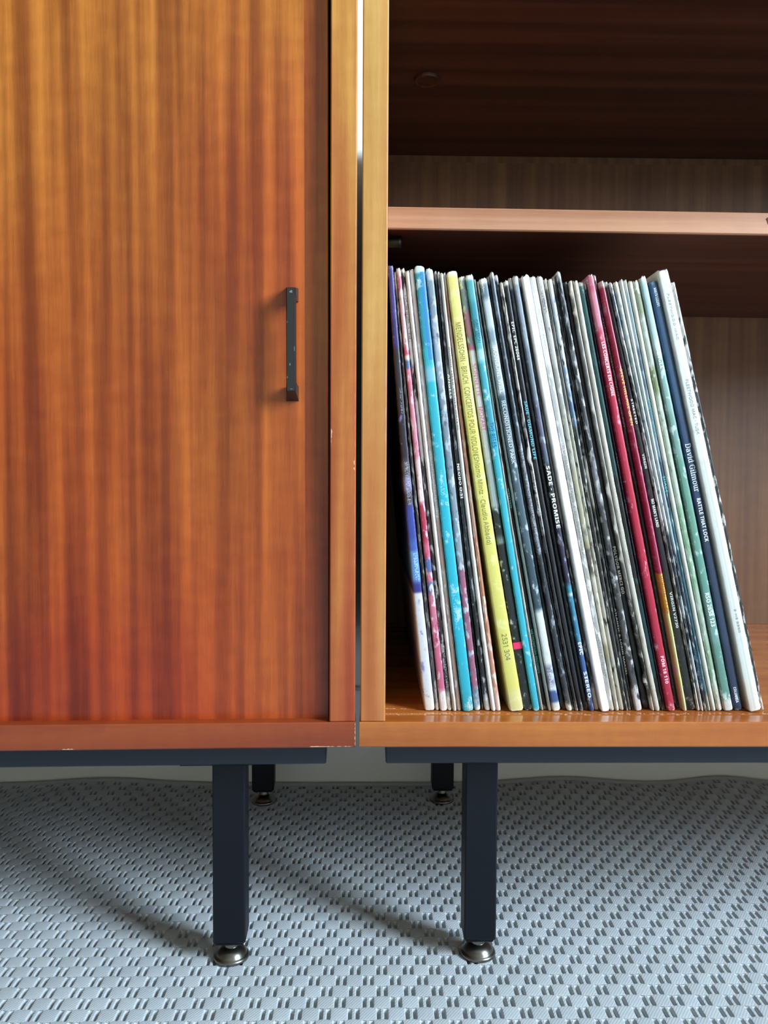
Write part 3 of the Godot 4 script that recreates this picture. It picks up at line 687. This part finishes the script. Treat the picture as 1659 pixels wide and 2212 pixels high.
# record, words, from and to as shares of the spine from its top, colour, letter height as a share of the thickness, 1 = slanted hand
var LETTERING := [
	[9, "ANGELS", 0.228, 0.283, "f0f0ec", 0.95, 2],
	[9, "NI ODO O.SI", 0.430, 0.509, "efeeea", 0.80, 2],
	[10, "BONNIE TYLER  ESTHER WATERS", 0.165, 0.352, "4a4844", 0.50, 0],
	[12, "MENDELSSOHN · BRUCH  CONCERTOS POUR VIOLON", 0.113, 0.410, "8b8546", 0.50, 0],
	[12, "(Shlomo Mintz · Claudio Abbado)", 0.410, 0.614, "8b8546", 0.42, 0],
	[12, "2531 304", 0.820, 0.881, "7d7848", 0.42, 0],
	[13, "SONNETTE", 0.197, 0.271, "c8647e", 0.60, 0],
	[13, "MOZART", 0.294, 0.349, "d05a7c", 0.60, 0],
	[14, "OBSESSION", 0.099, 0.151, "2f7486", 0.55, 0],
	[14, "THE RITES", 0.332, 0.388, "1c5f94", 0.70, 0],
	[16, "OLIVER LEONARD", 0.191, 0.278, "4fb0a0", 0.85, 0],
	[16, "WRITTEN", 0.476, 0.522, "5fc0b0", 0.85, 2],
	[16, "METROMEDIA RECORDS", 0.808, 0.912, "4fb09c", 0.85, 0],
	[18, "MANGONE WILL", 0.155, 0.260, "e6ecec", 0.55, 0],
	[18, "RECONDITIONED PARK", 0.277, 0.421, "dfe6e8", 0.55, 0],
	[23, "EPIC  EPC 26044", 0.092, 0.179, "dcdcd6", 0.62, 2],
	[23, "SADE · DIAMOND LIFE", 0.274, 0.408, "62b8cc", 0.68, 2],
	[25, "SADE - PROMISE", 0.430, 0.573, "eeeeea", 0.85, 2],
	[25, "EPIC", 0.838, 0.867, "e4eaee", 0.80, 2],
	[25, "STEREO", 0.908, 0.969, "e4ecf0", 0.80, 2],
	[33, "ATLANTIC & LORIN MAAZEL", 0.760, 0.918, "d0cec6", 0.95, 2],
	[35, "POLYDOR MERCI GO", 0.613, 0.725, "dcd8cc", 0.60, 2],
	[40, "LES CONCERTS EN CHINE", 0.150, 0.272, "f6d4da", 0.55, 2],
	[40, "PDM 18 110", 0.871, 0.935, "f4c8d0", 0.50, 2],
	[42, "STEVE HILLAGE OPEN", 0.201, 0.331, "f0b860", 0.80, 2],
	[42, "VIRGIN 2135", 0.681, 0.770, "c8462e", 0.75, 0],
	[43, "STREETED", 0.269, 0.327, "d6d2cc", 0.45, 2],
	[43, "VIRGIN", 0.397, 0.431, "cfc8c4", 0.50, 2],
	[43, "NO MAN'S LAND", 0.502, 0.568, "d8d4ce", 0.55, 2],
	[43, "VIRGIN V2730", 0.721, 0.806, "c4c2b8", 0.40, 2],
	[46, "MERCURY 6313 064", 0.847, 0.944, "2f5e74", 0.95, 0],
	[47, "MURRAY HEAD", 0.273, 0.358, "3f9098", 0.90, 0],
	[47, "SHADE", 0.449, 0.487, "5fb0b4", 0.90, 2],
	[50, "SINGLE", 0.163, 0.208, "e6f0ee", 0.60, 2],
	[50, "RSO 2658 123", 0.724, 0.802, "dcecea", 0.60, 2],
	[51, "88875123291", 0.015, 0.057, "c8d6e4", 0.40, 2],
	[51, "David Gilmour", 0.373, 0.485, "eaf2f6", 0.75, 1],
	[51, "RATTLE THAT LOCK", 0.500, 0.601, "e2eaee", 0.55, 2],
	[51, "COLUMBIA", 0.945, 0.982, "d6dee4", 0.40, 2],
	[52, "FLEETWOOD MAC", 0.051, 0.154, "b4b8b8", 0.24, 2],
	[52, "FLEETWOOD MAC · TUSK", 0.243, 0.366, "8a8c8a", 0.30, 0],
	[52, "2 HS 3350", 0.765, 0.819, "8a8884", 0.20, 0],
]
const STRIP := 32
const TALL := 1024

func ink(c: String) -> Color:
	var q := hexc(c)
	if c == "fbfbfb":
		return q
	var grey := (q.r + q.g + q.b) / 3.0
	q = q.lerp(Color(grey, grey, grey), 0.12)
	return Color(pow(q.r, 1.12) * 0.90, pow(q.g, 1.12) * 0.90, pow(q.b, 1.10) * 0.90)

func paint_spines() -> ImageTexture:
	var wide := 2048
	var px := PackedByteArray()
	px.resize(wide * TALL * 3)
	px.fill(225)
	var big := noise_bytes(512, TALL, 128, 256, 301, 0.10, 3)     # blotches a few millimetres across
	var fine := noise_bytes(512, TALL, 512, TALL, 302, 0.22, 2)   # fibres and flecks
	var longn := noise_bytes(512, TALL, 512, 96, 303, 0.16, 2)    # long streaks
	for i in RECORDS.size():
		var rec: Array = RECORDS[i]
		var stops := []
		for q in String(rec[7]).split(" "):
			var s := q.split(":")
			stops.append([s[0].to_float(), ink(s[1])])
		var edge := 0.0
		var ridge := 0.0
		var blots := []
		var scrib := []
		var side := []
		for q in String(rec[8]).split(" "):
			var s := q.split(":")
			match s[0]:
				"e": edge = s[1].to_float()
				"r": ridge = s[1].to_float()
				"m": blots.append([ink(s[1]), s[2].to_float()])
				"s": scrib.append([s[1].to_float(), s[2].to_float(), hexc(s[3]), s[4].to_float(), s[5].to_float()])
				"q": side = [hexc(s[1]), s[2].to_float(), s[3].to_float()]
		var ox := (i * 37) % 470
		var oy := (i * 211) % TALL
		var dots := RandomNumberGenerator.new()
		dots.seed = 900 + i
		var glyphs := []
		for g in 400:
			glyphs.append(dots.randi())
		for y in TALL:
			var t := (y + 0.5) / TALL
			var k := 0
			while k < stops.size() - 1 and stops[k + 1][0] <= t:
				k += 1
			var base: Color = stops[k][1]
			if k < stops.size() - 1:
				var gap: float = stops[k + 1][0] - stops[k][0]
				var soft := minf(gap, 0.014 if gap > 0.03 else 0.006)
				base = base.lerp(stops[k + 1][1], clampf((t - stops[k + 1][0] + soft) / maxf(soft, 0.001), 0.0, 1.0))
			var yy := ((y + oy) % TALL) * 512
			var y2 := ((y * 3 + oy) % TALL) * 512
			var endy := minf(t, 1.0 - t)
			for x in STRIP:
				var u := (x + 0.5) / STRIP
				var c := base
				if side.size() and t > side[1] and t < side[2] and u > 0.5:
					c = c.lerp(side[0], 0.75)
				var nb := big[yy + ox + x]
				var nf := fine[yy + (ox + x * 3) % 470 + 8]
				var nl := longn[yy + ox + x]
				for b in blots.size():
					var v := (big[((y + oy + b * 333) % TALL) * 512 + ox + x] * 0.76 + nf * 0.24) / 255.0
					var lim: float = 0.75 - 0.44 * blots[b][1]
					if v > lim:
						c = c.lerp(blots[b][0], clampf((v - lim) * 11.0, 0.0, 0.9))
				for sc in scrib:
					if t > sc[0] and t < sc[1] and u > sc[3] and u < sc[4]:
						var row := y * 2 / 3
						var gl: int = glyphs[(row / 4) % 400]
						var col := int((u - sc[3]) / (sc[4] - sc[3]) * 5.0)
						if row % 4 != 3 and (gl >> ((row % 4) * 5 + col)) & 1 == 1:
							c = c.lerp(sc[2], 0.62)
				if ridge > 0.0:
					c = c.lerp(c.darkened(0.35), clampf(1.0 - absf(u - 0.5) * 16.0, 0.0, 1.0) * ridge)
				if edge > 0.0:
					var d := minf(u, 1.0 - u)
					var wear := (nl * 0.5 + nf * 0.5) / 255.0
					var lim2 := 0.37 + d * 2.2 + (1.0 - edge) * 0.30
					if wear > lim2:
						c = c.lerp(Color(0.86, 0.84, 0.80), clampf((wear - lim2) * 7.0, 0.0, 0.8))
					if endy < 0.03:
						var e := (nb * 0.55 + nf * 0.45) / 255.0 + (0.03 - endy) * 17.0 * edge
						if e > 0.62:
							c = c.lerp(Color(0.90, 0.86, 0.80), clampf((e - 0.62) * 4.0, 0.0, 0.9))
				if edge > 0.0:
					var nick := fine[((y * 2 + oy + 77) % TALL) * 512 + (ox * 2 + x * 5) % 500] / 255.0
					var dn := minf(u, 1.0 - u)
					if nick > 0.84 - edge * 0.16 + dn * 0.70:
						c = c.lerp(Color(0.88, 0.86, 0.83), 0.8)
					elif nick < 0.14 + edge * 0.05 and dn > 0.06:
						c = c.darkened(0.35 * edge)
				var a := (y * wide + i * STRIP + x) * 3
				px[a] = c.r8
				px[a + 1] = c.g8
				px[a + 2] = c.b8
	return ImageTexture.create_from_image(Image.create_from_data(wide, TALL, false, Image.FORMAT_RGB8, px))

func jacket_mesh(i: int, wt: float, wb: float, len: float, bow: float, torn: float) -> ArrayMesh:
	var wob := FastNoiseLite.new()
	wob.seed = 50 + i
	wob.frequency = 1.0
	wob.fractal_octaves = 3
	var rows := 72
	var deep := -0.312
	var verts := PackedVector3Array()
	var norms := PackedVector3Array()
	var uvs := PackedVector2Array()
	var idx := PackedInt32Array()
	var cols := 12
	var u0 := i * STRIP / 2048.0
	var du := STRIP / 2048.0
	for r in rows + 1:
		var s := float(r) / rows              # 0 at the foot, 1 at the top
		if r == 1: s = 0.004
		if r == rows - 1: s = 0.996
		var a := 0.5 * lerpf(wb, wt, s)
		var mid := bow * 4.0 * s * (1.0 - s) + 0.0
		var lt := -a + absf(wob.get_noise_2d(s * 60.0, 11.0)) * 0.00040
		var rt := a - absf(wob.get_noise_2d(s * 60.0, 23.0)) * 0.00035
		var rip := torn * maxf(0.0, wob.get_noise_2d(s * 26.0, 40.0) - 0.02) * 0.0042 if r > 3 else 0.0
		var pinch := 1.0 if (r > 0 and r < rows) else 0.82
		lt *= pinch
		rt *= pinch
		var rad := minf(0.0012, 0.42 * (rt - lt))
		var sec := [Vector2(lt, deep), Vector2(lt, -0.0024), Vector2(lt - rip, -rad), Vector2(lt - rip + rad * 0.29, -rad * 0.29), Vector2(lt - rip * 0.6 + rad, 0.0), Vector2(lerpf(lt + rad, rt - rad, 0.33), 0.0002), Vector2(lerpf(lt + rad, rt - rad, 0.67), 0.0002), Vector2(rt - rad, 0.0), Vector2(rt - rad * 0.29, -rad * 0.29), Vector2(rt, -rad), Vector2(rt, -0.0024), Vector2(rt, deep)]
		var nrm := [Vector2(-1, 0), Vector2(-1, 0), Vector2(-0.97, 0.24), Vector2(-0.7, 0.7), Vector2(-0.2, 0.98), Vector2(-0.05, 1), Vector2(0.05, 1), Vector2(0.2, 0.98), Vector2(0.7, 0.7), Vector2(0.97, 0.24), Vector2(1, 0), Vector2(1, 0)]
		for k in cols:
			var p: Vector2 = sec[k]
			var y := s * len
			if r == rows:
				y += wob.get_noise_2d(k * 3.7, 77.0) * 0.0016 if p.y > -0.02 else 0.0
			if r == 0 and p.y > -0.02:
				y += absf(wob.get_noise_2d(k * 2.9, 97.0)) * 0.0008
			verts.append(Vector3(mid + p.x, y, p.y))
			norms.append(Vector3(nrm[k].x, 0, nrm[k].y).normalized())
			var span := maxf(rt - lt, 0.0001)
			var u := clampf((p.x - lt) / span, 0.0, 1.0)
			if p.y < -0.002:
				u = 0.04 if k < 6 else 0.96
			uvs.append(Vector2(u0 + du * lerpf(0.03, 0.97, u), clampf(1.0 - s, 0.002, 0.998)))
	for r in rows:
		for k in cols:
			var k2 := (k + 1) % cols
			var q0 := r * cols + k
			var q1 := r * cols + k2
			var q2 := (r + 1) * cols + k2
			var q3 := (r + 1) * cols + k
			idx.append_array(PackedInt32Array([q0, q2, q1, q0, q3, q2]))
	for e in 2:                                # foot and top closed with bare cardboard
		var first := verts.size()
		for k in cols:
			verts.append(verts[(rows if e == 1 else 0) * cols + k])
			norms.append(Vector3(0, 1 if e == 1 else -1, 0))
			uvs.append(Vector2(0.99, 0.5))
		for k in range(cols / 2 - 1):
			var a0 := first + k
			var a1 := first + k + 1
			var b0 := first + cols - 1 - k
			var b1 := first + cols - 2 - k
			if e == 1:
				idx.append_array(PackedInt32Array([a0, a1, b1, a0, b1, b0]))
			else:
				idx.append_array(PackedInt32Array([a0, b1, a1, a0, b0, b1]))
	var arr := []
	arr.resize(Mesh.ARRAY_MAX)
	arr[Mesh.ARRAY_VERTEX] = verts
	arr[Mesh.ARRAY_NORMAL] = norms
	arr[Mesh.ARRAY_TEX_UV] = uvs
	arr[Mesh.ARRAY_INDEX] = idx
	var m := ArrayMesh.new()
	m.add_surface_from_arrays(Mesh.PRIMITIVE_TRIANGLES, arr)
	return m

func build_records() -> void:
	var card := std("printed_card", Color.WHITE, 0.42, 0.0, paint_spines())
	var sans := SystemFont.new()
	sans.font_names = PackedStringArray(["Droid Sans"])
	sans.font_weight = 400
	var bold := SystemFont.new()
	bold.font_names = PackedStringArray(["Droid Sans"])
	bold.font_weight = 700
	var serif := SystemFont.new()
	serif.font_names = PackedStringArray(["Droid Serif"])
	serif.font_italic = true
	var floor_y := 0.1796 + 0.0183
	var made := []
	for i in RECORDS.size():
		var r: Array = RECORDS[i]
		var th := deg_to_rad(r[1])
		var wt: float = r[3] * 0.001 * 0.97
		var wb: float = r[4] * 0.001 * 0.97
		var len: float = r[5] * 0.001
		var torn := 0.0
		for q in String(r[8]).split(" "):
			if q.begins_with("n:"):
				torn = q.substr(2).to_float()
		var t := thing("record", r[9], "record", Vector3(r[0] * 0.001, floor_y + 0.0002 + 0.5 * wb * sin(th), r[6] * 0.001), "records leaning in a row on the cabinet floor")
		t.rotation.z = th
		var o := MeshInstance3D.new()
		o.name = "sleeve"
		o.mesh = jacket_mesh(i, wt, wb, len, r[2] * 0.001, torn)
		o.material_override = card
		t.add_child(o)
		made.append([t, wt, wb, len, r[2] * 0.001])
	for q in LETTERING:
		var m: Array = made[q[0]]
		var s: float = 1.0 - 0.5 * (q[2] + q[3])
		var want: float = absf(q[3] - q[2]) * m[3]
		var tm := TextMesh.new()
		tm.text = q[1]
		tm.font = serif if q[6] == 1 else (bold if q[6] == 2 else sans)
		tm.font_size = 32
		tm.pixel_size = 0.001
		tm.depth = 0.05 * 0.001
		tm.curve_step = 1.5
		var mat := std("print_" + str(q[4]), hexc(q[4]), 0.5)
		tm.material = mat
		var box := tm.get_aabb()
		var cap: float = lerpf(m[2], m[1], s) * q[5] * 0.80
		var o := MeshInstance3D.new()
		o.name = "lettering"
		o.mesh = tm
		var sx := want / maxf(box.size.x, 0.0001)
		var sy := cap / maxf(0.032 * 0.72, 0.0001)
		var mid: float = m[4] * 4.0 * s * (1.0 - s)
		var slope: float = m[4] * 4.0 * (1.0 - 2.0 * s) / m[3]
		o.transform = Transform3D(Basis(Vector3(0, 0, 1), -PI2 - atan(slope)).scaled_local(Vector3(sx, sy, 1.0)), Vector3(mid, s * m[3], 0.00035))
		m[0].add_child(o, true)
	# sticker on the grey record, and the white one on the steel-blue record
	for q in [[13, 0.0490, 0.0052, "d2285c", "price_sticker"]]:
		var m: Array = made[q[0]]
		var s: float = q[1] / m[3]
		var a: float = 0.5 * lerpf(m[2], m[1], s) + 0.0001
		var st := begin()
		cbox(st, Vector3(-a, -q[2] * 0.5, -0.006), Vector3(a, q[2] * 0.5, 0.0004), 0.0003)
		var o := commit(st, q[4], std("sticker", hexc(q[3]), 0.5), m[0])
		o.set_meta("label", "small pink price sticker")
		o.position = Vector3(m[4] * 4.0 * s * (1.0 - s), s * m[3], 0.0)
